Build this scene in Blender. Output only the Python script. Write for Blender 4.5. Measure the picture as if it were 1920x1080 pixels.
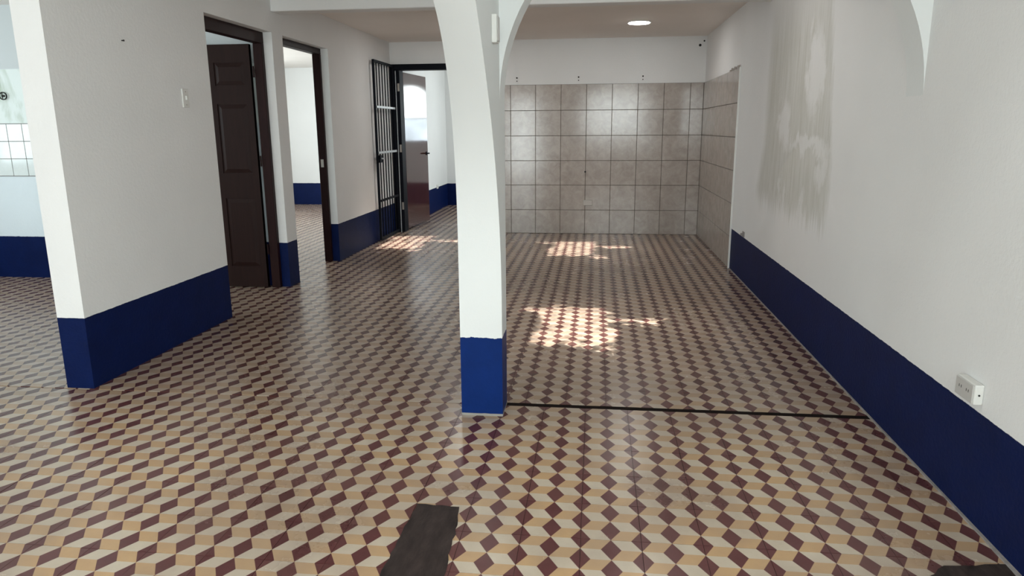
import bpy, bmesh, math, random
from mathutils import Matrix, Vector

random.seed(7)
for o in list(bpy.data.objects):
    bpy.data.objects.remove(o)
scene = bpy.context.scene
C = scene.collection

# ------------------------------------------------------------------ camera
F_PX, YAW, PITCH, ROLL, CAM_H = 1331.77, 0.116918, 0.220749, 0.00668933, 1.38
Rz = Matrix.Rotation(YAW, 3, 'Z')
Rx = Matrix.Rotation(-PITCH, 3, 'X')
Ry = Matrix.Rotation(ROLL, 3, 'Y')
RC = Rz @ Rx @ Ry                      # columns: right, forward, up
cam_data = bpy.data.cameras.new('camera')
cam_data.sensor_width = 36.0
cam_data.lens = F_PX / 1920.0 * 36.0
cam_data.clip_start = 0.05
cam = bpy.data.objects.new('camera', cam_data)
r, f, u = RC.col[0], RC.col[1], RC.col[2]
cam.matrix_world = Matrix(((r.x, u.x, -f.x, 0), (r.y, u.y, -f.y, 0), (r.z, u.z, -f.z, CAM_H), (0, 0, 0, 1)))
C.objects.link(cam)
scene.camera = cam

def project(x, y, z):
    c = RC.transposed() @ Vector((x, y, z - CAM_H))
    if c.y < 0.05:
        return None
    return 960 + F_PX * c.x / c.y, 540 - F_PX * c.z / c.y

# ------------------------------------------------------------------ world, daylight, exposure
world = bpy.data.worlds.new('overcast_sky')
scene.world = world
world.use_nodes = True
bgn = world.node_tree.nodes['Background']
bgn.inputs['Color'].default_value = (0.80, 0.90, 1.0, 1)
bgn.inputs['Strength'].default_value = 1.5

def area_light(name, loc, rot, sx, sy, watts, col):
    l = bpy.data.lights.new(name, 'AREA')
    l.shape = 'RECTANGLE'
    l.size, l.size_y = sx, sy
    l.energy = watts
    l.color = col
    o = bpy.data.objects.new(name, l)
    o.location = loc
    o.rotation_euler = rot
    C.objects.link(o)
    return o
HP = math.pi / 2
DAY = (0.91, 1.0, 0.985)
# daylight standing in the openings of the facade behind the photographer (aimed along +Y)
area_light('daylight_front_window', (0.48, -2.78, 1.73), (HP, 0, 0), 1.60, 1.16, 56, DAY)
area_light('daylight_front_door', (-2.25, -2.78, 1.14), (HP, 0, 0), 0.9, 2.2, 68, DAY)
area_light('daylight_kitchen_front', (-4.7, -2.78, 1.50), (HP, 0, 0), 2.4, 1.5, 46, DAY)
area_light('added_side_daylight', (1.56, -1.2, 1.50), (0, HP, 0), 1.4, 2.0, 110, DAY)  # unseen side window, added to brighten the left wall
# windows of the rooms behind
area_light('daylight_kitchen_side', (-6.66, 4.2, 1.60), (0, -HP, 0), 1.1, 1.6, 36, (0.85, 0.98, 1.0))
area_light('daylight_bedroom', (-6.66, 10.0, 1.50), (0, -HP, 0), 1.3, 2.4, 112, DAY)
area_light('daylight_far_window', (-1.05, 13.28, 1.65), (-HP, 0, 0), 1.05, 1.05, 28, DAY)
area_light('daylight_far_side', (1.52, 11.3, 1.50), (0, HP, 0), 1.2, 2.0, 46, DAY)

vs = scene.view_settings
vs.view_transform = 'Standard'
vs.look = 'None'
vs.exposure = 0.14
vs.gamma = 1.0
vs.use_curve_mapping = False

# ------------------------------------------------------------------ mesh helpers
def link(name, bm, mat, parent=None, smooth=False):
    me = bpy.data.meshes.new(name)
    bm.normal_update()
    bm.to_mesh(me)
    bm.free()
    if smooth:
        for p in me.polygons:
            p.use_smooth = True
    if mat:
        me.materials.append(mat)
    o = bpy.data.objects.new(name, me)
    C.objects.link(o)
    if parent:
        o.parent = parent
    return o

def add_box(bm, x0, x1, y0, y1, z0, z1, bevel=0.0, seg=1):
    vs_ = [bm.verts.new(p) for p in ((x0, y0, z0), (x1, y0, z0), (x1, y1, z0), (x0, y1, z0),
                                     (x0, y0, z1), (x1, y0, z1), (x1, y1, z1), (x0, y1, z1))]
    fs = [bm.faces.new([vs_[i] for i in q]) for q in
          ((3, 2, 1, 0), (4, 5, 6, 7), (0, 1, 5, 4), (1, 2, 6, 5), (2, 3, 7, 6), (3, 0, 4, 7))]
    if bevel:
        es = list({e for fc in fs for e in fc.edges})
        bmesh.ops.bevel(bm, geom=es, offset=bevel, segments=seg, profile=0.5, affect='EDGES')

def box(name, dims, mat, parent=None, bevel=0.0, seg=1):
    bm = bmesh.new()
    add_box(bm, *dims, bevel=bevel, seg=seg)
    return link(name, bm, mat, parent)

def boxes(name, lst, mat, parent=None):
    bm = bmesh.new()
    for d in lst:
        add_box(bm, *d)
    return link(name, bm, mat, parent)

def prism(bm, pts, axis, a0, a1):
    """polygon pts (2-D) extruded along axis from a0 to a1; axis 'y': pts are (x,z); 'x': (y,z); 'z': (x,y)"""
    def P(p, a):
        return {'y': (p[0], a, p[1]), 'x': (a, p[0], p[1]), 'z': (p[0], p[1], a)}[axis]
    A = [bm.verts.new(P(p, a0)) for p in pts]
    B = [bm.verts.new(P(p, a1)) for p in pts]
    n = len(pts)
    f1 = bm.faces.new(A)
    f2 = bm.faces.new(B[::-1])
    for i in range(n):
        bm.faces.new((A[i], B[i], B[(i + 1) % n], A[(i + 1) % n]))
    bmesh.ops.recalc_face_normals(bm, faces=bm.faces[:])

def cyl(bm, p0, p1, rad, n=16, rad2=None):
    p0, p1 = Vector(p0), Vector(p1)
    d = (p1 - p0)
    q = d.to_track_quat('Z', 'Y').to_matrix().to_4x4()
    bmesh.ops.create_cone(bm, cap_ends=True, segments=n, radius1=rad, radius2=rad if rad2 is None else rad2,
                          depth=d.length, matrix=Matrix.Translation((p0 + p1) / 2) @ q)

def tag(o, label, cat, kind=None, group=None):
    o['label'] = label
    o['category'] = cat
    if kind:
        o['kind'] = kind
    if group:
        o['group'] = group
    return o

def struct(o, label, cat):
    return tag(o, label, cat, 'structure')

def thing(name, loc, label, cat, kind=None, group=None):
    o = bpy.data.objects.new(name, None)
    o.empty_display_size = 0.1
    o.location = loc
    C.objects.link(o)
    return tag(o, label, cat, kind, group)

def under(parent, o):
    """parent while keeping world place (mesh is built in world coordinates)"""
    o.parent = parent
    o.matrix_parent_inverse = Matrix.Translation(parent.location).inverted()
    return o

# ------------------------------------------------------------------ material helpers
class NT:
    def __init__(self, name):
        self.m = bpy.data.materials.new(name)
        self.m.use_nodes = True
        self.t = self.m.node_tree
        self.b = self.t.nodes['Principled BSDF']
    def n(self, typ, **kw):
        nd = self.t.nodes.new(typ)
        for k, v in kw.items():
            setattr(nd, k, v)
        return nd
    def put(self, sock, v):
        if isinstance(v, bpy.types.NodeSocket):
            self.t.links.new(v, sock)
        elif v is not None:
            if isinstance(v, tuple) and len(v) == 3 and sock.type == 'RGBA':
                v = v + (1,)
            sock.default_value = v
    def math(self, op, a, b=None, c=None, clamp=False):
        nd = self.n('ShaderNodeMath', operation=op)
        nd.use_clamp = clamp
        for i, v in enumerate((a, b, c)):
            if v is not None:
                self.put(nd.inputs[i], v)
        return nd.outputs[0]
    def mix(self, fac, a, b, mode='MIX'):
        nd = self.n('ShaderNodeMix', data_type='RGBA', blend_type=mode)
        self.put(nd.inputs[0], fac)
        self.put(nd.inputs[6], a)
        self.put(nd.inputs[7], b)
        return nd.outputs[2]
    def pos(self):
        g = self.n('ShaderNodeNewGeometry')
        s = self.n('ShaderNodeSeparateXYZ')
        self.t.links.new(g.outputs['Position'], s.inputs[0])
        return g.outputs['Position'], s.outputs[0], s.outputs[1], s.outputs[2]
    def noise(self, vec, scale, detail=3, rough=0.5, dist=0.0):
        nd = self.n('ShaderNodeTexNoise')
        self.put(nd.inputs['Vector'], vec)
        nd.inputs['Scale'].default_value = scale
        nd.inputs['Detail'].default_value = detail
        nd.inputs['Roughness'].default_value = rough
        nd.inputs['Distortion'].default_value = dist
        return nd.outputs[0]
    def scaled(self, vec, s):
        nd = self.n('ShaderNodeVectorMath', operation='MULTIPLY')
        self.put(nd.inputs[0], vec)
        nd.inputs[1].default_value = s
        return nd.outputs[0]
    def ramp(self, v, lo, hi, a=0.0, b=1.0):
        nd = self.n('ShaderNodeMapRange')
        nd.clamp = True
        self.put(nd.inputs[0], v)
        for i, q in enumerate((lo, hi, a, b)):
            self.put(nd.inputs[i + 1], q)
        return nd.outputs[0]
    def bump(self, h, strength, dist=0.002):
        nd = self.n('ShaderNodeBump')
        nd.inputs['Strength'].default_value = strength
        nd.inputs['Distance'].default_value = dist
        self.put(nd.inputs['Height'], h)
        self.put(self.b.inputs['Normal'], nd.outputs[0])
    def base(self, v): self.put(self.b.inputs['Base Color'], v)
    def rough(self, v): self.put(self.b.inputs['Roughness'], v)
    def spec(self, v): self.put(self.b.inputs['Specular IOR Level'], v)

def simple(name, col, rough, metal=0.0, spec=0.5, noise_amt=0.0, noise_scale=20, bump=0.0, bscale=60, stretch=None):
    k = NT(name)
    p, x, y, z = k.pos()
    if stretch:
        p = k.scaled(p, stretch)
    if noise_amt:
        nv = k.noise(p, noise_scale, 4, 0.6)
        k.base(k.mix(k.ramp(nv, 0.3, 0.7), tuple(c * (1 - noise_amt) for c in col), tuple(min(1, c * (1 + noise_amt)) for c in col)))
    else:
        k.base(col)
    k.rough(rough)
    k.b.inputs['Metallic'].default_value = metal
    k.spec(spec)
    if bump:
        k.bump(k.noise(p, bscale, 3, 0.6), bump, 0.003)
    return k.m

BLUE = (0.0024, 0.0086, 0.052)
BLUE_PILLAR = (0.002, 0.017, 0.105)
PLASTER = (0.82, 0.825, 0.82)

def plaster(name, blue=True, band=0.4, chips=0.004, stain=False, kitchen=False, tint=PLASTER, foot=None, roll=1.0, navy=BLUE):
    k = NT(name)
    p, x, y, z = k.pos()
    big = k.noise(p, 1.3, 3, 0.5)
    col = k.mix(k.ramp(big, 0.3, 0.7), tuple(c * 0.95 for c in tint), tint)
    if stain:
        # damp stain with dripping lower edge on the right-hand wall
        st = k.noise(k.scaled(p, (1, 6, 1.2)), 2.4, 5, 0.62)
        st2 = k.noise(k.scaled(p, (1, 20, 0.7)), 2.0, 4, 0.6)
        wob = k.math('MULTIPLY', k.math('SUBTRACT', k.noise(k.scaled(p, (1, 1.6, 1)), 4.5, 5, 0.65), 0.5), 0.60)
        yw, zw = k.math('ADD', y, wob), k.math('ADD', z, k.math('MULTIPLY', wob, 0.6))
        def bump_at(cy, cz, ry, rz, soft=0.5):
            e = k.math('ADD', k.math('POWER', k.math('DIVIDE', k.math('SUBTRACT', yw, cy), ry), 2.0),
                       k.math('POWER', k.math('DIVIDE', k.math('SUBTRACT', zw, cz), rz), 2.0))
            return k.ramp(e, 1.0 + soft, 1.0 - soft)
        low = k.math('ADD', 0.74, k.math('MULTIPLY', k.math('SUBTRACT', st2, 0.5), 0.45))
        m = k.ramp(z, low, k.math('ADD', low, 0.12))
        yl = k.math('ADD', 6.0, k.math('MULTIPLY', k.ramp(z, 1.25, 0.9), 0.16))
        yy = k.math('ADD', y, k.math('MULTIPLY', k.math('SUBTRACT', st, 0.5), 0.18))
        m = k.math('MULTIPLY', m, k.ramp(yy, k.math('ADD', yl, 0.10), k.math('SUBTRACT', yl, 0.06)))
        right = k.math('ADD', 4.36, k.math('MULTIPLY', k.ramp(z, 1.2, 2.1), 0.20))
        m = k.math('MULTIPLY', m, k.ramp(yy, k.math('SUBTRACT', right, 0.04), k.math('ADD', right, 0.03)))
        m = k.math('MULTIPLY', m, k.ramp(z, 2.35, 1.95))
        # paler islands inside
        pale = bump_at(4.80, 1.72, 0.17, 0.26)
        pale = k.math('MAXIMUM', pale, bump_at(5.46, 1.40, 0.17, 0.15))
        pale = k.math('MAXIMUM', pale, k.math('MULTIPLY', bump_at(4.85, 1.27, 0.42, 0.05), 0.9))
        pale = k.math('MAXIMUM', pale, k.math('MULTIPLY', bump_at(4.52, 1.13, 0.12, 0.13), 0.8))
        pale = k.math('MAXIMUM', pale, k.math('MULTIPLY', bump_at(5.35, 0.90, 0.06, 0.10), 0.7))
        pale = k.math('MAXIMUM', pale, k.math('MULTIPLY', bump_at(4.87, 0.87, 0.07, 0.12), 0.7))
        m = k.math('MULTIPLY', m, k.math('SUBTRACT', 1.0, k.math('MULTIPLY', pale, 0.8)))
        streak = k.ramp(k.math('ADD', k.math('MULTIPLY', st, 0.5), k.math('MULTIPLY', st2, 0.5)), 0.36, 0.62, 0.50, 1.0)
        m = k.math('MULTIPLY', m, streak)
        col = k.mix(m, col, (0.57, 0.57, 0.525))
    if kitchen:
        # glossy, greenish weathered paint above the tile course
        gn = k.noise(k.scaled(p, (2.5, 1, 0.8)), 2.0, 4, 0.6, 0.5)
        g = k.mix(k.ramp(gn, 0.30, 0.55), (0.42, 0.50, 0.40), (0.76, 0.83, 0.81))
        zone = k.math('MULTIPLY', k.ramp(z, 1.44, 1.45), k.ramp(z, 1.945, 1.935))
        col = k.mix(zone, col, g)
        col = k.mix(k.ramp(z, 1.935, 1.945), col, (0.58, 0.62, 0.63))
    # fine plaster grain
    g1 = k.noise(p, 55, 4, 0.65)
    if blue:
        zz = k.math('ADD', z, k.math('MULTIPLY', k.math('SUBTRACT', k.noise(p, 26, 3, 0.6), 0.5), chips * 2))
        bm_ = k.ramp(zz, band + 0.001, band - 0.001)
        bn = k.noise(p, 7, 4, 0.6)
        bc = k.mix(k.ramp(bn, 0.3, 0.75), navy, tuple(c * 1.35 for c in navy))
        col = k.mix(bm_, col, bc)
        if foot:
            col = k.mix(k.ramp(k.math('ADD', z, k.math('MULTIPLY', k.math('SUBTRACT', k.noise(p, 20, 2), 0.5), 0.006)), foot + 0.001, foot - 0.001), col, (0.30, 0.29, 0.27))
        k.rough(k.ramp(bm_, 0, 1, 0.82, 0.5))
        k.spec(k.ramp(bm_, 0, 1, 0.4, 0.10))
    else:
        k.rough(0.82)
    k.base(col)
    if not blue:
        k.spec(0.4)
    k.bump(g1, 0.5 * roll, 0.004)
    return k.m

def floor_mat(name, x0, y0, flip_x=None):
    """cement tiles printed with the tumbling-block pattern (flat print on every tile)"""
    k = NT(name)
    p, x, y, z = k.pos()
    P3 = 0.2066          # tile width  = 3a
    PY = 0.11715         # pattern height = half a tile
    a2 = P3 / 6.0        # half width of a diamond
    u_ = k.math('DIVIDE', k.math('SUBTRACT', x, x0), P3)
    v_ = k.math('DIVIDE', k.math('SUBTRACT', y, y0), PY)
    def cell(t):   # signed distance to the nearest integer
        return k.math('SUBTRACT', t, k.math('ROUND', t))
    def dia(uu, vv):
        du = k.math('MULTIPLY', k.math('ABSOLUTE', cell(uu)), P3 / a2)
        dv = k.math('MULTIPLY', k.math('ABSOLUTE', cell(vv)), 2.0)
        return k.math('ADD', du, dv)
    d1 = dia(u_, v_)
    d2 = dia(k.math('ADD', u_, 0.5), k.math('ADD', v_, 0.5))
    dd = k.math('MINIMUM', d1, d2)
    red = k.ramp(dd, 1.03, 0.97)
    fr_u = k.math('FRACT', u_)
    right_half = k.math('GREATER_THAN', fr_u, 0.5)
    vf = k.math('FRACT', k.math('ADD', v_, k.math('MULTIPLY', right_half, 0.5)))
    light = k.math('LESS_THAN', vf, 0.5)
    if flip_x is not None:      # the bay left of the pillar was laid with cream and ochre the other way round
        light = k.math('ABSOLUTE', k.math('SUBTRACT', light, k.math('LESS_THAN', x, flip_x)))
    # grime, and painted dimming with depth
    n1 = k.noise(p, 1.1, 4, 0.6)
    n2 = k.noise(p, 9, 4, 0.65)
    n3 = k.noise(p, 70, 3, 0.6)
    tint = k.n('ShaderNodeObjectInfo').outputs['Random']
    cream = k.mix(k.ramp(n2, 0.3, 0.7), (0.61, 0.535, 0.43), (0.54, 0.46, 0.36))
    ochre = k.mix(k.ramp(n2, 0.3, 0.7), (0.56, 0.37, 0.195), (0.50, 0.325, 0.175))
    # grime laid along the old doorway between pillar and wall, and in drifts elsewhere
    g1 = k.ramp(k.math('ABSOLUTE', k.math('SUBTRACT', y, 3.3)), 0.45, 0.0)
    grime_dim = k.math('MAXIMUM', k.math('MULTIPLY', g1, 0.75), k.ramp(n1, 0.42, 0.66, 0.0, 0.8))
    grime_dim = k.math('MAXIMUM', grime_dim, k.ramp(k.math('ADD', y, k.math('MULTIPLY', k.math('SUBTRACT', n1, 0.5), 1.2)), 2.5, 3.7, 0.0, 0.88))  # browner with depth: grime, plus the dimmer light further in painted on
    cream = k.mix(grime_dim, cream, (0.355, 0.285, 0.235))
    ochre = k.mix(grime_dim, ochre, (0.30, 0.23, 0.18))
    redc = k.mix(k.ramp(n2, 0.3, 0.75), (0.098, 0.026, 0.029), (0.118, 0.036, 0.039))
    redc = k.mix(k.math('MULTIPLY', grime_dim, 0.6), redc, (0.06, 0.026, 0.020))
    col = k.mix(light, ochre, cream)
    col = k.mix(red, col, redc)
    col = k.mix(k.ramp(n3, 0.64, 0.76, 0, 0.15), col, (0.20, 0.15, 0.12))
    col = k.mix(k.math('MULTIPLY', k.ramp(tint, 0.0, 1.0, 0, 0.12), 1.0), col, (0.3, 0.2, 0.16))
    k.base(col)
    k.rough(k.ramp(k.math('ADD', k.math('MULTIPLY', n2, 0.3), k.math('MULTIPLY', n1, 0.7)), 0.3, 0.7, 0.20, 0.31))
    k.spec(0.38)
    k.bump(k.noise(p, 130, 3, 0.6), 0.10, 0.001)
    return k.m

def wall_tile_mat():
    k = NT('mottled_beige_wall_tile')
    p, x, y, z = k.pos()
    n1 = k.noise(p, 11, 5, 0.65, 0.6)
    n2 = k.noise(p, 45, 4, 0.6)
    c = k.mix(k.ramp(n1, 0.32, 0.68), (0.36, 0.315, 0.28), (0.50, 0.455, 0.415))
    c = k.mix(k.ramp(n2, 0.35, 0.7, 0, 0.4), c, (0.42, 0.36, 0.325))
    t = k.n('ShaderNodeObjectInfo').outputs['Random']
    c = k.mix(k.ramp(t, 0, 1, 0, 0.15), c, (0.33, 0.28, 0.25))
    k.base(c)
    k.rough(k.ramp(n2, 0.3, 0.7, 0.09, 0.16))
    k.bump(n1, 0.06, 0.002)
    return k.m

M = {}
M['plaster'] = plaster('white_plaster_blue_dado')
M['plaster_right'] = plaster('stained_plaster_blue_dado', stain=True)
M['plaster_pillar'] = plaster('smooth_plaster_blue_dado', chips=0.012, foot=0.012, roll=0.4, navy=BLUE_PILLAR, tint=(0.77, 0.795, 0.79))
M['plaster_kitchen'] = plaster('kitchen_plaster', kitchen=True, tint=(0.74, 0.82, 0.86))
M['plaster_plain'] = plaster('white_plaster', blue=False)
M['ceiling'] = plaster('grey_white_ceiling_paint', blue=False, tint=(0.87, 0.83, 0.79))
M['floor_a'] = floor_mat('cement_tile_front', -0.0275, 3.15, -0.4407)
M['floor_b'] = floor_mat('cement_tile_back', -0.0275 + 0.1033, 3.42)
M['wall_tile'] = wall_tile_mat()
M['grout'] = simple('grey_grout', (0.12, 0.10, 0.085), 0.9, noise_amt=0.2)
M['floor_grout'] = simple('dark_floor_grout', (0.13, 0.085, 0.07), 0.9, noise_amt=0.3)
M['white_tile'] = simple('glossy_white_tile', (0.72, 0.78, 0.77), 0.10, noise_amt=0.03)
M['door_wood'] = simple('dark_brown_door', (0.019, 0.0082, 0.0070), 0.42, spec=0.13, noise_amt=0.18, noise_scale=8, bump=0.15, bscale=30, stretch=(6, 6, 0.4))
M['frame_wood'] = simple('dark_mahogany_frame', (0.019, 0.0065, 0.0065), 0.42, spec=0.12, noise_amt=0.2, noise_scale=10, stretch=(5, 5, 0.5))
M['gloss_door'] = simple('varnished_red_brown_door', (0.060, 0.022, 0.019), 0.10, noise_amt=0.15, noise_scale=6, spec=0.6, bump=0.05, bscale=3, stretch=(5, 5, 0.5))
M['black_metal'] = simple('black_painted_steel', (0.004, 0.005, 0.009), 0.6, spec=0.1)
M['pale_metal'] = simple('pale_grey_steel', (0.50, 0.53, 0.55), 0.45, metal=0.2, noise_amt=0.2)
M['steel'] = simple('hinge_steel', (0.45, 0.40, 0.36), 0.35, metal=0.8)
M['white_plastic'] = simple('white_plastic', (0.72, 0.72, 0.69), 0.45)
M['grey_plastic'] = simple('greyed_plastic', (0.52, 0.51, 0.49), 0.5)
M['beige_plastic'] = simple('beige_plastic', (0.50, 0.47, 0.43), 0.4)
M['dark'] = simple('dark_hole', (0.015, 0.014, 0.013), 0.8)
M['cement'] = simple('grey_cement', (0.28, 0.26, 0.25), 0.85, noise_amt=0.25, noise_scale=25, bump=0.4, bscale=60)
M['joint'] = simple('dark_brown_joint', (0.010, 0.006, 0.005), 0.9, spec=0.1)
M['dark_cement'] = simple('dark_worn_cement', (0.036, 0.026, 0.024), 0.7, spec=0.2, noise_amt=0.5, noise_scale=9, stretch=(2.5, 0.8, 1), bump=0.5, bscale=45)
M['outer'] = simple('facade_render', (0.6, 0.58, 0.54), 0.9)

def lamp_mat(name, col, s):
    k = NT(name)
    k.base((0.8, 0.8, 0.8))
    k.put(k.b.inputs['Emission Color'], col)
    k.b.inputs['Emission Strength'].default_value = s
    return k.m
M['lamp'] = lamp_mat('lit_led_disc', (1.0, 0.98, 0.95), 50.0)

# ------------------------------------------------------------------ key dimensions
XR, XL, WT = 1.348, -2.715, 0.16
YB, YFAR, YF = 9.512, 13.0, -2.6
ZC = 2.49
XK = -6.5

# ------------------------------------------------------------------ floor
slab = box('floor', (XK - 0.3, XR + 0.3, YF - 0.3, YFAR + 0.3, -0.12, -0.006), M['floor_grout'])
struct(slab, 'floor of cube patterned red, cream and ochre cement tiles', 'floor')
TW, TH, GAP, GAPY, TT = 0.2066, 0.2343, 0.0007, 0.0013, 0.012

def tile_rects(rx0, rx1, ry0, ry1, ox, oy):
    out = []
    i0, i1 = math.floor((rx0 - ox) / TW), math.ceil((rx1 - ox) / TW)
    j0, j1 = math.floor((ry0 - oy) / TH), math.ceil((ry1 - oy) / TH)
    for i in range(i0, i1):
        for j in range(j0, j1):
            a, b = max(rx0, ox + i * TW), min(rx1, ox + (i + 1) * TW)
            c, d = max(ry0, oy + j * TH), min(ry1, oy + (j + 1) * TH)
            if b - a > 0.01 and d - c > 0.01:
                out.append((a, b, c, d))
    return out
YT0, YT1 = 3.394, 3.424
tiles = [(q, 'floor_a') for q in tile_rects(XK, XR + 0.02, YF, YT0, -0.0275, 3.15)]
tiles += [(q, 'floor_a') for q in tile_rects(XK, -0.43, YT0, YFAR, -0.0275, 3.15)]
tiles += [(q, 'floor_b') for q in tile_rects(-0.43, XR + 0.02, YT1, YFAR, -0.0275 + 0.1033, 3.42)]

def scr_area(q):
    pp = [project(x, y, 0) for x, y in ((q[0], q[2]), (q[1], q[2]), (q[1], q[3]), (q[0], q[3]))]
    if any(v is None for v in pp):
        return 0
    cx, cy = sum(v[0] for v in pp) / 4, sum(v[1] for v in pp) / 4
    if not (-30 < cx < 1950 and 200 < cy < 1110):
        return 0
    # hidden behind the left wall's stub, right wall or pillar foot
    mx, my = (q[0] + q[1]) / 2, (q[2] + q[3]) / 2
    if mx > XR or my > 9.5:
        return 0
    if my > 3.4 and mx / my < -2.87 / 3.4 + 0.10 and mx < -2.72:
        return 0
    return 0.5 * abs(sum(pp[i][0] * pp[(i + 1) % 4][1] - pp[(i + 1) % 4][0] * pp[i][1] for i in range(4)))
order = sorted(range(len(tiles)), key=lambda i: -scr_area(tiles[i][0]))
near = set(order[:300])
cache = {}
bms = {'floor_a': bmesh.new(), 'floor_b': bmesh.new()}
for i in order:
    (a, b, c, d), mk = tiles[i]
    if i in near:
        key = (round(b - a, 3), round(d - c, 3), mk)
        if key not in cache:
            bm = bmesh.new()
            hw, hh = (b - a) / 2 - GAP, (d - c) / 2 - GAPY
            add_box(bm, -hw, hw, -hh, hh, -TT, 0)
            me = bpy.data.meshes.new('tile')
            bm.to_mesh(me)
            bm.free()
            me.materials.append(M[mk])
            cache[key] = me
        o = bpy.data.objects.new('tile', cache[key])
        o.location = ((a + b) / 2, (c + d) / 2, random.uniform(-0.0009, 0.0))
        o.rotation_euler = (random.gauss(0, 0.0012), random.gauss(0, 0.0012), 0)
        o.parent = slab
        C.objects.link(o)
    else:
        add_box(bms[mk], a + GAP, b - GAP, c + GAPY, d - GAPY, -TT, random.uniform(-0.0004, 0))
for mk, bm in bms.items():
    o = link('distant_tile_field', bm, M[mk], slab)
    o['kind'] = 'stuff'
# the dark joint in the floor between pillar and right wall
under(slab, box('joint_strip', (-0.43, XR, YT0 - 0.001, YT1 + 0.001, -0.006, -0.0012), M['joint']))

def patch(name, pts, zt):
    bm = bmesh.new()
    prism(bm, pts, 'z', -0.004, zt)
    o = link(name, bm, M['dark_cement'], slab)
    return o
def ragged(pts, step, amp):
    out = []
    n = len(pts)
    for i in range(n):
        p, q = Vector(pts[i]), Vector(pts[(i + 1) % n])
        k = max(1, int((q - p).length / step))
        nrm = Vector((-(q - p).y, (q - p).x)).normalized()
        for j in range(k):
            w = p.lerp(q, j / k)
            if j:
                w += nrm * random.uniform(-amp, amp)
            out.append((w.x, w.y))
    return out
p1 = patch('cement_patch', ragged([(-0.645, 2.379), (-0.655, 1.93), (-0.66, 1.45), (-0.445, 1.45), (-0.452, 1.95), (-0.461, 2.10), (-0.466, 2.25), (-0.483, 2.372)], 0.03, 0.004), 0.0016)
p2 = patch('cement_patch', ragged([(1.338, 2.205), (1.236, 2.186), (1.135, 2.176), (1.06, 2.11), (1.05, 1.70), (1.338, 1.70)], 0.03, 0.006), 0.0016)

# ------------------------------------------------------------------ walls
wall_left = boxes('wall_left', [
    (XL - WT, XL, 3.40, 4.93, 0, ZC),
    (XL - WT, XL, 5.99, 6.20, 0, ZC),
    (XL - WT, XL, 7.27, YFAR, 0, ZC),
    (XL - WT, XL, 4.93, 5.99, 2.18, ZC),
    (XL - WT, XL, 6.20, 7.27, 2.18, ZC)], M['plaster'])
struct(wall_left, 'white plaster wall with navy painted foot and two doorways', 'wall')
wall_right = boxes('wall_right', [
    (XR, XR + 0.18, YF, -2.25, 0, ZC), (XR, XR + 0.18, -0.15, 10.25, 0, ZC),
    (XR, XR + 0.18, -2.25, -0.15, 0, 0.78), (XR, XR + 0.18, -2.25, -0.15, 2.22, ZC), (XR, XR + 0.18, 12.35, YFAR, 0, ZC),  # opening behind the camera added for the extra side light
    (XR, XR + 0.18, 10.25, 12.35, 0, 0.9), (XR, XR + 0.18, 10.25, 12.35, 2.1, ZC)], M['plaster_right'])
struct(wall_right, 'long white plaster wall with damp stain and navy painted foot', 'wall')

wall_back = boxes('wall_back', [
    (-1.72, XR, YB, YB + 0.15, 0, ZC),
    (XL, -1.72, YB, YB + 0.15, 2.215, ZC)], M['plaster_plain'])
struct(wall_back, 'far white wall with beige tiles below and a dark doorway', 'wall')

# far wall with an arched window opening (the one mirrored in the varnished door)
bm = bmesh.new()
wx0, wx1, ws, wsp = -1.55, -0.55, 1.15, 1.72
add_box(bm, XK, wx0, YFAR, YFAR + 0.2, 0, ZC)
add_box(bm, wx1, XR + 0.18, YFAR, YFAR + 0.2, 0, ZC)
add_box(bm, wx0, wx1, YFAR, YFAR + 0.2, 0, ws)
arc = [(-1.05 + 0.5 * math.cos(t), wsp + 0.45 * math.sin(t)) for t in [math.pi * i / 20 for i in range(21)]]
prism(bm, [(wx1, ZC)] + arc + [(wx0, ZC)], 'y', YFAR, YFAR + 0.2)
wall_far = link('wall_far', bm, M['plaster'])
struct(wall_far, 'bright end wall with navy foot seen through the doorways', 'wall')

w1 = thing('window_1', (-1.05, YFAR + 0.08, ws), 'arched window with added dimming lower pane in the far wall', 'window', 'structure')
def pane_mat(name, col, rough):
    k = NT(name)
    p, x, y, z = k.pos()
    k.base(k.mix(k.ramp(k.noise(p, 6, 4, 0.6), 0.35, 0.65), tuple(c * 0.55 for c in col), col))
    k.rough(rough)
    k.b.inputs['Transmission Weight'].default_value = 1.0
    k.b.inputs['IOR'].default_value = 1.05
    return k.m
M['frosted'] = pane_mat('dimming_glass', (0.62, 0.66, 0.72), 0.55)
under(w1, box('dimming_pane', (wx0 + 0.02, wx1 - 0.02, YFAR + 0.09, YFAR + 0.096, ws + 0.02, ws + 0.42), M['frosted']))  # added pane: dims the lower part of the window's mirror image
under(w1, box('sill', (wx0, wx1, YFAR + 0.06, YFAR + 0.12, ws, ws + 0.02), M['frame_wood']))
under(w1, box('glazing_bar', (wx0, wx1, YFAR + 0.075, YFAR + 0.105, ws + 0.42, ws + 0.44), M['frame_wood']))

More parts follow.
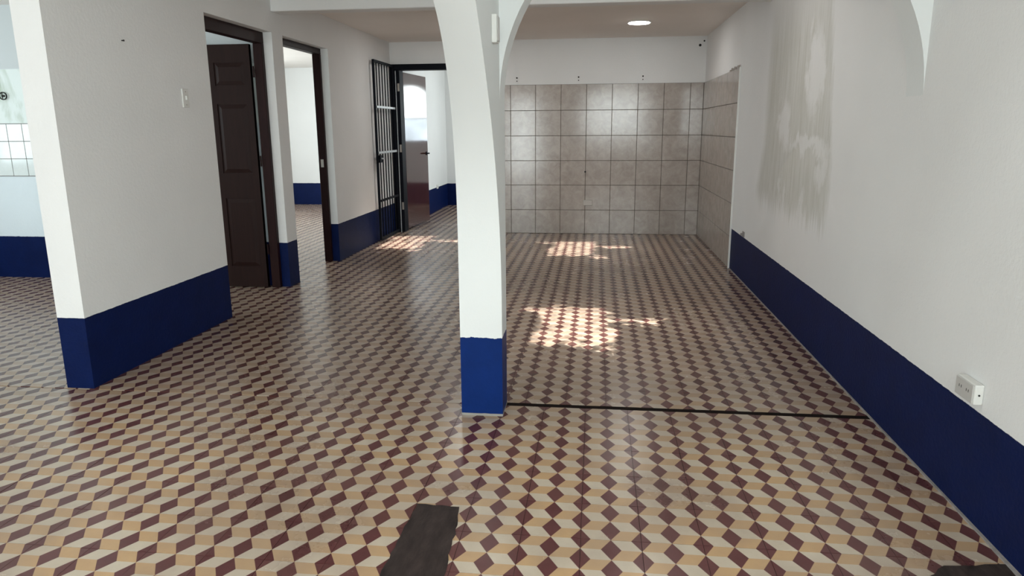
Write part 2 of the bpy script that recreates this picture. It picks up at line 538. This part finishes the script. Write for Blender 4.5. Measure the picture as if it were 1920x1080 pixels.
wall_kitchen = boxes('wall_kitchen', [
    (XK, -4.5, 6.18, 6.33, 0, ZC), (-4.5, XL - WT, 6.03, 6.18, 0, ZC)], M['plaster_kitchen'])
struct(wall_kitchen, 'pale wall with white tile course beyond the wall end', 'wall')
wall_outer = boxes('wall_outer', [
    (XK - 0.15, XK, YF, 3.3, 0, ZC), (XK - 0.15, XK, 5.1, 8.7, 0, ZC), (XK - 0.15, XK, 11.3, YFAR + 0.2, 0, ZC),
    (XK - 0.15, XK, 3.3, 5.1, 0, 1.0), (XK - 0.15, XK, 3.3, 5.1, 2.2, ZC),
    (XK - 0.15, XK, 8.7, 11.3, 0, 0.8), (XK - 0.15, XK, 8.7, 11.3, 2.2, ZC)], M['plaster'])
struct(wall_outer, 'outer side wall with windows lighting the rooms at the side', 'wall')
wall_front = boxes('wall_front', [
    (XK - 0.15, -5.95, YF - 0.15, YF, 0, ZC), (-3.45, -2.72, YF - 0.15, YF, 0, ZC),
    (-1.78, -0.34, YF - 0.15, YF, 0, ZC), (1.30, XR + 0.18, YF - 0.15, YF, 0, ZC),
    (-5.95, -3.45, YF - 0.15, YF, 0, 0.72), (-5.95, -3.45, YF - 0.15, YF, 2.28, ZC),
    (-2.72, -1.78, YF - 0.15, YF, 2.28, ZC),
    (-0.34, 1.30, YF - 0.15, YF, 0, 1.13), (-0.34, 1.30, YF - 0.15, YF, 2.33, ZC)], M['plaster'])
struct(wall_front, 'street side wall with window and door openings', 'wall')
ceiling = box('ceiling', (XK - 0.3, XR + 0.3, YF - 0.3, YFAR + 0.3, ZC, ZC + 0.12), M['ceiling'])
struct(ceiling, 'flat grey white painted ceiling', 'ceiling')
beam = box('ceiling_beam', (XL, XR, 6.0, 6.16, 2.345, ZC), M['plaster_plain'], bevel=0.006)
struct(beam, 'shallow white beam crossing the ceiling from wall to wall', 'beam')

# ------------------------------------------------------------------ pillar with its two arches (one piece of masonry)
PX0, PX1, PY0, PY1 = -0.634, -0.43, 3.24, 3.41
def arch_y(z, side):
    """measured curve of the arch that springs from the pillar towards the street side"""
    def low(z):
        if side > 0:
            return 3.24 - 0.375 * max(0.0, z - 0.55) ** 2.1
        w = max(0.0, z - 0.8)
        return 3.24 - 0.24 * w ** 2.5 - 0.06 * w ** 8
    if z <= 1.9:
        return low(z)
    q = z - 1.9
    sl, kk = (1.1, 0.9) if side > 0 else (1.63, 1.05)
    return low(1.9) - sl * q - kk * (1 - math.sqrt(max(0.0, 1 - (q / 0.22) ** 2)))
zs = [0, 0.012, 0.1, 0.2, 0.3, 0.398, 0.402, 0.5] + [0.55 + 0.025 * i for i in range(62)] + [2.095, 2.11, 2.118, 2.12]
bm = bmesh.new()
R_ = [bm.verts.new((PX1, arch_y(z, 1), z)) for z in zs]
L_ = [bm.verts.new((PX0, arch_y(z, -1), z)) for z in zs]
for a in range(len(zs) - 1):
    bm.faces.new((L_[a], R_[a], R_[a + 1], L_[a + 1])).smooth = True
# back edge of the pillar
RB = [bm.verts.new((PX1, PY1, z)) for z in zs]
LB = [bm.verts.new((PX0, PY1, z)) for z in zs]
for a in range(len(zs) - 1):
    bm.faces.new((R_[a], RB[a], RB[a + 1], R_[a + 1]))
    bm.faces.new((RB[a], LB[a], LB[a + 1], RB[a + 1]))
    bm.faces.new((LB[a], L_[a], L_[a + 1], LB[a + 1]))
bm.faces.new((L_[0], LB[0], RB[0], R_[0]))
# wall over the arch, running on towards the street side
add_box(bm, PX0, PX1, 1.5, PY1, 2.12, ZC)
add_box(bm, PX0, PX1, YF, 1.5, 2.12, ZC)
# cross arch to the right-hand wall
hw = (XR - PX1) / 2
cx = (XR + PX1) / 2
arcp = [(cx + hw * math.cos(t), 1.505 + 0.855 * math.sin(t)) for t in [math.pi * i / 48 for i in range(49)]]
for i in range(48):
    (xa, za), (xb, zb) = arcp[i], arcp[i + 1]
    prism_pts = [(xa, za), (xb, zb), (xb, ZC), (xa, ZC)]
    fa = [bm.verts.new((x, PY0, z)) for x, z in prism_pts]
    fb = [bm.verts.new((x, PY1, z)) for x, z in prism_pts]
    bm.faces.new(fa[::-1])
    bm.faces.new(fb)
    bm.faces.new((fa[0], fa[1], fb[1], fb[0])).smooth = True
bmesh.ops.remove_doubles(bm, verts=bm.verts[:], dist=0.0004)
bmesh.ops.recalc_face_normals(bm, faces=bm.faces[:])
for e in bm.edges:
    if len(e.link_faces) == 2 and (e.link_faces[0].smooth != e.link_faces[1].smooth or e.calc_face_angle(0) > 0.5):
        e.smooth = False
arch = link('wall_arcade', bm, M['plaster_pillar'])
struct(arch, 'white pillar with navy foot carrying two plaster arches', 'pillar')

# thin cement fillet along the foot of the right wall
bm = bmesh.new()
n = 60
pts = []
for i in range(n + 1):
    yy = 1.4 + (7.2 - 1.4) * i / n
    pts.append((XR - 0.005 - 0.011 * max(0, (3.0 - yy) / 1.6) - random.uniform(0, 0.004), yy))
prism(bm, pts + [(XR, 7.2), (XR, 1.4)], 'z', 0.0, 0.006)
fillet = link('baseboard_right', bm, M['cement'])
struct(fillet, 'thin grey cement fillet along the foot of the right wall', 'baseboard')

# ------------------------------------------------------------------ wall tiles
rows = [0.0, 0.317, 0.645, 0.965, 1.285, 1.607, 1.931]
cols = [-1.72, -1.447, -1.1186, -0.792, -0.4615, -0.133, 0.1945, 0.521, 0.846, 1.174, XR - 0.012]
GT = 0.0028
tcache = {}
def tile_obj(sx, sy, sz, mat, bevel):
    key = (round(sx, 3), round(sy, 3), round(sz, 3), mat)
    if key not in tcache:
        bm = bmesh.new()
        add_box(bm, -sx / 2, sx / 2, -sy / 2, sy / 2, -sz / 2, sz / 2, bevel=bevel)
        me = bpy.data.meshes.new('tile')
        bm.normal_update()
        bm.to_mesh(me)
        bm.free()
        me.materials.append(M[mat])
        tcache[key] = me
    return tcache[key]
def put_tile(parent, cx, cy, cz, sx, sy, sz, mat, bevel=0.0015, wob=0.0012):
    o = bpy.data.objects.new('tile', tile_obj(sx, sy, sz, mat, bevel))
    o.location = (cx, cy, cz)
    o.rotation_euler = (random.gauss(0, wob), random.gauss(0, wob * 0.3), random.gauss(0, wob))
    o.parent = parent
    C.objects.link(o)
    return o
D = 0.010
for i in range(len(cols) - 1):
    for j in range(6):
        a, b, c, d = cols[i] + GT, cols[i + 1] - GT, rows[j] + GT, rows[j + 1] - GT
        put_tile(wall_back, (a + b) / 2, YB - 0.002 - D / 2, (c + d) / 2, b - a, D, d - c, 'wall_tile')
under(wall_back, box('grout_bed', (-1.72, XR, YB - 0.007, YB, 0.0, 1.931), M['grout']))
ys = [9.498 - 0.3275 * i for i in range(8)]
for i in range(7):
    for j in range(6):
        a, b, c, d = ys[i + 1] + GT, ys[i] - GT, rows[j] + GT, rows[j + 1] - GT
        put_tile(wall_right, XR - 0.002 - D / 2, (a + b) / 2, (c + d) / 2, D, b - a, d - c, 'wall_tile')
under(wall_right, box('grout_bed', (XR - 0.007, XR, ys[7], YB - 0.007, 0.0, 1.931), M['grout']))
under(wall_right, box('tile_edge_trim', (XR - 0.016, XR, ys[7] - 0.012, ys[7], 0.0, 1.935), M['white_plastic']))
# mortar crumbs along the top of the side tiles
bm = bmesh.new()
for i in range(26):
    yy = random.uniform(7.22, 7.75)
    add_box(bm, XR - 0.012, XR, yy, yy + random.uniform(0.01, 0.03), 1.925, 1.931 + random.uniform(0.004, 0.03))
under(wall_right, link('mortar_smear', bm, M['wall_tile']))
# white tile course in the kitchen
kx = [-5.285 - 0.155 * i for i in range(-4, 7)]
kz = [0.975, 1.134, 1.294, 1.453]
for i in range(len(kx) - 1):
    for j in range(3):
        a, b = kx[i + 1] + 0.0025, kx[i] - 0.0025
        put_tile(wall_kitchen, (a + b) / 2, 6.18 - 0.004, (kz[j] + kz[j + 1]) / 2, b - a, 0.008, kz[j + 1] - kz[j] - 0.005, 'white_tile', 0.0012)
under(wall_kitchen, box('grout_bed', (kx[-1], kx[0], 6.176, 6.18, 0.972, 1.456), M['grout']))

# ------------------------------------------------------------------ doors
# door_1: frame set back in the wall, six-panel leaf swung open against the cross wall
FX0, FX1 = -2.868, -2.79
d1 = thing('door_1', (-2.83, 5.46, 0), 'dark brown six panel door standing open in its frame', 'door', 'structure')
def frame_parts(root, y0, y1, zin, zout, jw):
    under(root, box('jamb', (FX0, FX1, y0, y0 + jw, 0, zin), M['frame_wood'], bevel=0.003))
    under(root, box('jamb', (FX0, FX1, y1 - jw, y1, 0, zin), M['frame_wood'], bevel=0.003))
    under(root, box('frame_head', (FX0, FX1, y0, y1, zin, zout), M['frame_wood'], bevel=0.003))
frame_parts(d1, 4.932, 5.988, 2.09, 2.18, 0.045)
LX0, LX1, LY0, LY1, LZ1 = -3.72, -2.902, 5.935, 5.975, 2.085
leaf = under(d1, box('leaf', (LX0, LX1, LY0 + 0.008, LY1 - 0.008, 0.008, LZ1), M['door_wood']))
pan_x = [(-3.225, -2.955), (-3.62, -3.35)]
pan_z = [(0.19, 0.80), (1.015, 1.60), (1.75, 1.94)]
xs_l = [LX0, -3.62, -3.35, -3.225, -2.955, LX1]
bm = bmesh.new()
add_box(bm, LX0, -3.62, LY0, LY1, 0.008, LZ1)
add_box(bm, -3.35, -3.225, LY0, LY1, 0.008, LZ1)
add_box(bm, -2.955, LX1, LY0, LY1, 0.008, LZ1)
for (a, b) in pan_x:
    for z0, z1 in ((0.008, 0.19), (0.80, 1.015), (1.60, 1.75), (1.94, LZ1)):
        add_box(bm, a, b, LY0, LY1, z0, z1)
fr = under(leaf, link('stile_and_rail_face', bm, M['door_wood']))
for a, b in pan_x:
    for z0, z1 in pan_z:
        bm = bmesh.new()
        # raised field with sloping border, both faces
        for s, yb, yf in ((-1, LY0 + 0.008, LY0 + 0.001), (1, LY1 - 0.008, LY1 - 0.001)):
            o_ = [(a + .006, z0 + .006), (b - .006, z0 + .006), (b - .006, z1 - .006), (a + .006, z1 - .006)]
            i_ = [(a + .038, z0 + .038), (b - .038, z0 + .038), (b - .038, z1 - .038), (a + .038, z1 - .038)]
            vo = [bm.verts.new((x, yb, z)) for x, z in o_]
            vi = [bm.verts.new((x, yf, z)) for x, z in i_]
            bm.faces.new(vi if s < 0 else vi[::-1])
            for q in range(4):
                w = (vo[q], vo[(q + 1) % 4], vi[(q + 1) % 4], vi[q])
                bm.faces.new(w if s < 0 else w[::-1])
        under(leaf, link('panel', bm, M['door_wood']))
for z in (0.35, 1.12, 1.86):
    bm = bmesh.new()
    cyl(bm, (-2.872, 5.93, z - 0.045), (-2.872, 5.93, z + 0.045), 0.007, 10)
    under(d1, link('hinge', bm, M['frame_wood']))
bm = bmesh.new()
cyl(bm, (-3.64, LY0 - 0.05, 1.0), (-3.64, LY0, 1.0), 0.011, 12)
bmesh.ops.create_uvsphere(bm, u_segments=14, v_segments=10, radius=0.027, matrix=Matrix.Translation((-3.64, LY0 - 0.06, 1.0)))
under(leaf, link('knob', bm, M['steel'], smooth=True))

d2 = thing('door_2', (-2.83, 6.735, 0), 'empty dark door frame opening on a bright room', 'door', 'structure')
frame_parts(d2, 6.202, 7.268, 2.125, 2.18, 0.04)
bm = bmesh.new()
add_box(bm, -2.845, -2.815, 7.2265, 7.229, 1.0, 1.08)
under(d2, link('strike_plate', bm, M['steel']))

d3 = thing('door_3', (-2.2, 9.55, 0), 'glossy red brown door swung open in black steel frame', 'door', 'structure')
JX = -2.585
under(d3, box('jamb', (XL + 0.002, JX, YB - 0.04, YB + 0.148, 0, 2.14), M['black_metal'], bevel=0.004))
under(d3, box('jamb', (-1.80, -1.722, YB - 0.04, YB + 0.148, 0, 2.14), M['black_metal'], bevel=0.004))
under(d3, box('frame_head', (XL + 0.002, -1.722, YB - 0.04, YB + 0.148, 2.14, 2.212), M['black_metal'], bevel=0.004))
under(d3, box('lock_stile', (JX - 0.055, JX - 0.045, YB - 0.046, YB - 0.038, 0, 2.13), M['pale_metal']))
for z in (0.36, 1.13, 1.92):
    under(d3, box('hinge', (JX - 0.030, JX - 0.004, YB - 0.046, YB - 0.038, z - 0.05, z + 0.05), M['steel'], bevel=0.002))
# leaf: local frame along its own width
ang = math.atan2(10.59 - 9.67, -2.50 + 2.588)
leaf3 = box('leaf', (0, 0.93, 0, 0.04, 0.03, 2.125), M['gloss_door'], bevel=0.003)
leaf3.location = (-2.588 - d3.location.x, 9.672 - d3.location.y, 0)
leaf3.rotation_euler = (0, 0, ang)
leaf3.parent = d3
bm = bmesh.new()
for s, y in ((-1, 0.0), (1, 0.04)):
    cyl(bm, (0.86, y, 1.03), (0.86, y + s * 0.045, 1.03), 0.011, 12)
    cyl(bm, (0.86, y + s * 0.045, 1.03), (0.76, y + s * 0.05, 1.03), 0.010, 12)
    cyl(bm, (0.86, y, 1.03), (0.86, y + s * 0.008, 1.03), 0.026, 18)
h = link('handle', bm, M['black_metal'], leaf3)

# ------------------------------------------------------------------ steel gate folded back on the left wall
g = thing('security_gate', (-2.665, 9.45, 0), 'black steel bar gate folded back against the white wall', 'gate')
GX0, GX1 = -2.678, -2.652
GY0, GY1, GZ0, GZ1 = 8.60, 9.465, 0.02, 2.20
under(g, box('stile', (GX0, GX1, GY0, GY0 + 0.03, GZ0, GZ1), M['black_metal'], bevel=0.002))
under(g, box('stile', (GX0, GX1, GY1 - 0.03, GY1, GZ0, GZ1), M['black_metal'], bevel=0.002))
under(g, box('top_rail', (GX0, GX1, GY0 + 0.03, GY1 - 0.03, GZ1 - 0.03, GZ1), M['black_metal'], bevel=0.002))
under(g, box('bottom_rail', (GX0, GX1, GY0 + 0.03, GY1 - 0.03, GZ0, GZ0 + 0.03), M['black_metal'], bevel=0.002))
for z, mk in ((1.65, 'pale_metal'), (1.10, 'pale_metal'), (0.51, 'black_metal')):  # upper rails pale: reflections on black metal put into the colour
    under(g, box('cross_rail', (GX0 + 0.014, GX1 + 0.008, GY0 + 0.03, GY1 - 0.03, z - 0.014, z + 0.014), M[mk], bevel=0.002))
for i in range(6):
    yy = GY0 + 0.03 + (i + 1) * (GY1 - GY0 - 0.06) / 7
    bm = bmesh.new()
    cyl(bm, (GX0 + 0.008, yy, GZ0 + 0.03), (GX0 + 0.008, yy, GZ1 - 0.03), 0.0075, 8)
    under(g, link('bar', bm, M['black_metal']))
lk = under(g, box('lock_box', (GX0 + 0.01, GX1 + 0.02, GY0 + 0.028, GY0 + 0.12, 0.98, 1.07), M['black_metal'], bevel=0.003))
bm = bmesh.new()
cyl(bm, (GX1 + 0.02, GY0 + 0.07, 1.03), (GX1 + 0.045, GY0 + 0.07, 1.03), 0.009, 10)
cyl(bm, (GX1 + 0.045, GY0 + 0.02, 1.03), (GX1 + 0.045, GY0 + 0.12, 1.03), 0.008, 10)
under(lk, link('bolt_handle', bm, M['pale_metal']))

# ------------------------------------------------------------------ small fittings
sw = thing('light_switch', (XL, 4.585, 1.59), 'white light switch plate beside the panelled door', 'switch')
under(sw, box('plate', (XL, XL + 0.010, 4.552, 4.622, 1.53, 1.65), M['white_plastic'], bevel=0.003, seg=2))
under(sw, box('toggle', (XL + 0.010, XL + 0.022, 4.578, 4.596, 1.578, 1.606), M['white_plastic'], bevel=0.002))
for z in (1.548, 1.632):
    bm = bmesh.new()
    cyl(bm, (XL + 0.010, 4.587, z), (XL + 0.0115, 4.587, z), 0.004, 8)
    under(sw, link('screw', bm, M['steel']))

bx = thing('wall_box', (PX1, 3.04, 1.78), 'narrow white surface box high on the arch wall', 'box')
under(bx, box('housing', (PX1, PX1 + 0.022, 3.005, 3.065, 1.722, 1.832), M['white_plastic'], bevel=0.003, seg=2))
under(bx, box('cover', (PX1 + 0.022, PX1 + 0.027, 3.01, 3.06, 1.728, 1.826), M['grey_plastic'], bevel=0.002))

oy0, oy1, oz0, oz1 = 2.485, 2.61, 0.432, 0.505
ot = thing('power_outlet', (XR, 2.55, 0.47), 'surface mounted power outlet just above the navy paint', 'outlet')
under(ot, box('back_box', (XR - 0.032, XR, oy0, oy1, oz0, oz1), M['white_plastic'], bevel=0.005, seg=2))
fp = under(ot, box('face_plate', (XR - 0.037, XR - 0.032, oy0 + 0.003, oy1 - 0.003, oz0 + 0.003, oz1 - 0.003), M['grey_plastic'], bevel=0.002))
for yy in (oy0 + 0.038, oy1 - 0.038):
    for dy in (-0.007, 0.007):
        under(fp, box('slot', (XR - 0.0378, XR - 0.0368, yy + dy - 0.0012, yy + dy + 0.0012, 0.468, 0.478), M['dark']))
bm = bmesh.new()
cyl(bm, (XR - 0.016, oy0 - 0.0015, 0.468), (XR - 0.016, oy0 + 0.001, 0.468), 0.0035, 12)
under(ot, link('knockout', bm, M['dark']))

def flat_outlet(name, label, cx, z, y_face):
    t = thing(name, (cx, y_face, z), label, 'outlet')
    pl = under(t, box('plate', (cx - 0.06, cx + 0.06, y_face - 0.009, y_face, z - 0.037, z + 0.037), M['beige_plastic'], bevel=0.003))
    for dx in (-0.025, 0.025):
        under(t, box('socket', (cx + dx - 0.014, cx + dx + 0.014, y_face - 0.0105, y_face - 0.009, z - 0.014, z + 0.014), M['beige_plastic']))
flat_outlet('power_outlet', 'pale power outlet set into the beige wall tiles', -0.096, 0.414, YB - 0.012)
t = thing('power_outlet', (XL, 12.14, 0.41), 'white power outlet beyond the varnished door', 'outlet')
under(t, box('plate', (XL, XL + 0.010, 12.08, 12.20, 0.375, 0.445), M['white_plastic'], bevel=0.003))
under(t, box('socket', (XL + 0.010, XL + 0.012, 12.12, 12.16, 0.395, 0.425), M['grey_plastic']))

t = thing('wall_bracket', (XR, 6.60, 0.44), 'small grey bracket stub at the top of the navy paint', 'bracket')
under(t, box('plate', (XR - 0.008, XR, 6.56, 6.64, 0.405, 0.455), M['cement'], bevel=0.003))
bm = bmesh.new()
cyl(bm, (XR - 0.03, 6.60, 0.43), (XR - 0.008, 6.60, 0.43), 0.012, 10)
under(t, link('stub', bm, M['cement']))

for x, lab in ((-1.034, 'dark screw anchor above the beige tiles, the one nearest the pillar'), (-0.239, 'dark screw anchor above the beige tiles, between the other two'), (0.574, 'dark screw anchor above the beige tiles, nearest the tiled corner')):
    t = thing('wall_anchor', (x, YB, 2.0), lab, 'anchor', group='screw anchors above the tiles')
    for dz, rr in ((0.018, 0.010), (-0.022, 0.007)):
        bm = bmesh.new()
        cyl(bm, (x, YB - 0.012, 2.0 + dz), (x, YB, 2.0 + dz), rr * 0.6, 8)
        cyl(bm, (x, YB - 0.015, 2.0 + dz), (x, YB - 0.010, 2.0 + dz), rr, 10)
        under(t, link('screw', bm, M['dark']))
for nm, x, z, rr, lab in (('wall_plug', 1.265, 2.38, 0.016, 'larger dark wall plug under the ceiling corner'), ('wall_plug', 1.314, 2.43, 0.010, 'smaller dark wall plug tight in the ceiling corner')):
    bm = bmesh.new()
    cyl(bm, (x, YB - 0.006, z), (x, YB, z), rr, 12)
    cyl(bm, (x, YB - 0.012, z), (x, YB - 0.006, z), rr * 0.5, 12)
    tag(link(nm, bm, M['dark']), lab, 'wall plug')

bm = bmesh.new()
cyl(bm, (XL, 4.0, 1.8875), (XL + 0.012, 4.0, 1.8875), 0.0035, 8)
cyl(bm, (XL + 0.012, 4.0, 1.8875), (XL + 0.015, 4.0, 1.8875), 0.0055, 10)
tag(link('wall_nail', bm, M['dark']), 'tiny dark nail in the white wall left of the panelled door', 'nail')
bm = bmesh.new()
cyl(bm, (-0.136, YB - 0.017, 0.82), (-0.136, YB - 0.010, 0.82), 0.012, 10)
cyl(bm, (-0.136, YB - 0.020, 0.82), (-0.136, YB - 0.017, 0.82), 0.006, 10)
tag(link('wall_plug', bm, M['dark']), 'small dark plug in a joint of the beige wall tiles', 'wall plug')
# round pipe fitting on the kitchen wall
t = thing('pipe_fitting', (-5.417, 6.18, 1.703), 'small dark round pipe fitting above the white kitchen tiles', 'pipe fitting')
bm = bmesh.new()
n = 28
ring = []
for i in range(n):
    A_ = 2 * math.pi * i / n
    for j in range(8):
        B_ = 2 * math.pi * j / 8
        rr = 0.036 + 0.0045 * math.cos(B_)
        ring.append(bm.verts.new((-5.417 + rr * math.cos(A_), 6.165 + 0.007 * math.sin(B_), 1.703 + rr * 0.9 * math.sin(A_))))
for i in range(n):
    for j in range(8):
        bm.faces.new((ring[i * 8 + j], ring[((i + 1) % n) * 8 + j], ring[((i + 1) % n) * 8 + (j + 1) % 8], ring[i * 8 + (j + 1) % 8]))
bmesh.ops.recalc_face_normals(bm, faces=bm.faces[:])
under(t, link('ring', bm, M['dark'], smooth=True))
bm = bmesh.new()
cyl(bm, (-5.417, 6.155, 1.668), (-5.417, 6.155, 1.738), 0.004, 8)
cyl(bm, (-5.417, 6.155, 1.703), (-5.417, 6.18, 1.703), 0.009, 10)
under(t, link('spindle', bm, M['dark']))

# ------------------------------------------------------------------ ceiling downlights; their uneven beams fall on the floor
SGN = 1.0
def downlight(x, y, label, tx, ty, watts, seed):
    t = thing('ceiling_downlight', (x, y, ZC), label, 'ceiling light', group='ceiling downlights')
    bm = bmesh.new()
    cyl(bm, (x, y, ZC - 0.012), (x, y, ZC), 0.125, 32)
    under(t, link('trim_ring', bm, M['white_plastic']))
    bm = bmesh.new()
    cyl(bm, (x, y, ZC - 0.016), (x, y, ZC - 0.012), 0.112, 32)
    under(t, link('lit_disc', bm, M['lamp']))
    l = bpy.data.lights.new('downlight_beam', 'SPOT')
    l.energy = watts
    l.color = (1.0, 0.955, 0.875)
    l.shadow_soft_size = 0.004
    l.spot_size = math.radians(75)
    l.spot_blend = 0.1
    l.use_nodes = True
    nt = l.node_tree
    em = nt.nodes['Emission']
    def nd(typ, **kw):
        q = nt.nodes.new(typ)
        for a_, b_ in kw.items():
            setattr(q, a_, b_)
        return q
    def mth(op, a_, b_=None):
        q = nd('ShaderNodeMath', operation=op)
        for i_, v_ in enumerate((a_, b_)):
            if isinstance(v_, bpy.types.NodeSocket):
                nt.links.new(v_, q.inputs[i_])
            elif v_ is not None:
                q.inputs[i_].default_value = v_
        return q.outputs[0]
    def rng(v_, a_, b_, c_=0.0, d_=1.0):
        q = nd('ShaderNodeMapRange')
        nt.links.new(v_, q.inputs[0])
        for i_, w_ in enumerate((a_, b_, c_, d_)):
            q.inputs[i_ + 1].default_value = w_
        return q.outputs[0]
    # beam mask: the light pool is drawn as one ragged lobe with side arms
    tc = nd('ShaderNodeTexCoord')
    sp = nd('ShaderNodeSeparateXYZ')
    nt.links.new(tc.outputs['Normal'], sp.inputs[0])
    hh = ZC - 0.03
    az = mth('MAXIMUM', mth('ABSOLUTE', sp.outputs[2]), 0.05)
    uu = mth('SUBTRACT', mth('MULTIPLY', mth('DIVIDE', sp.outputs[0], az), SGN * hh), tx - x)
    vv = mth('SUBTRACT', mth('MULTIPLY', mth('DIVIDE', sp.outputs[1], az), SGN * hh), ty - y)
    cb = nd('ShaderNodeCombineXYZ')
    nt.links.new(uu, cb.inputs[0]); nt.links.new(vv, cb.inputs[1]); cb.inputs[2].default_value = seed
    def nz(scale, det):
        q = nd('ShaderNodeTexNoise')
        q.inputs['Scale'].default_value = scale
        q.inputs['Detail'].default_value = det
        q.inputs['Roughness'].default_value = 0.6
        nt.links.new(cb.outputs[0], q.inputs['Vector'])
        return q.outputs[0]
    n1, n2 = nz(3.5, 3), nz(9.0, 3)
    du = mth('ADD', uu, mth('MULTIPLY', mth('SUBTRACT', n1, 0.5), 0.45))
    dv = mth('ADD', vv, mth('MULTIPLY', mth('SUBTRACT', n2, 0.5), 0.50))
    def bxs(cx, cy, hx, hy):
        return mth('MAXIMUM', mth('SUBTRACT', mth('ABSOLUTE', mth('SUBTRACT', du, cx)), hx),
                   mth('SUBTRACT', mth('ABSOLUTE', mth('SUBTRACT', dv, cy)), hy))
    d_ = mth('MINIMUM', bxs(-0.13, 0.0, 0.25, 0.50), bxs(0.27, 0.12, 0.24, 0.06))
    d_ = mth('MINIMUM', d_, mth('MINIMUM', bxs(-0.40, 0.38, 0.13, 0.05), bxs(0.13, -0.60, 0.06, 0.05)))
    mask = mth('MULTIPLY', rng(d_, 0.03, -0.03), rng(n2, 0.38, 0.58, 0.40, 1.0))
    halo = mth('MULTIPLY', rng(d_, 0.60, 0.0), 0.055)
    nt.links.new(mth('MAXIMUM', mask, halo), em.inputs['Strength'])
    o = bpy.data.objects.new('downlight_beam', l)
    o.location = (x, y, ZC - 0.03)
    C.objects.link(o)
    return t
downlight(0.435, 8.17, 'round lit downlight in the ceiling before the tiled wall', -0.10, 8.30, 1050, 1.0)
downlight(0.45, 4.90, 'round lit downlight in the ceiling just beyond the arches', 0.0, 4.97, 1050, 3.2)
downlight(-1.62, 8.45, 'round lit downlight in the ceiling before the varnished door', -2.2, 8.62, 1050, 5.7)
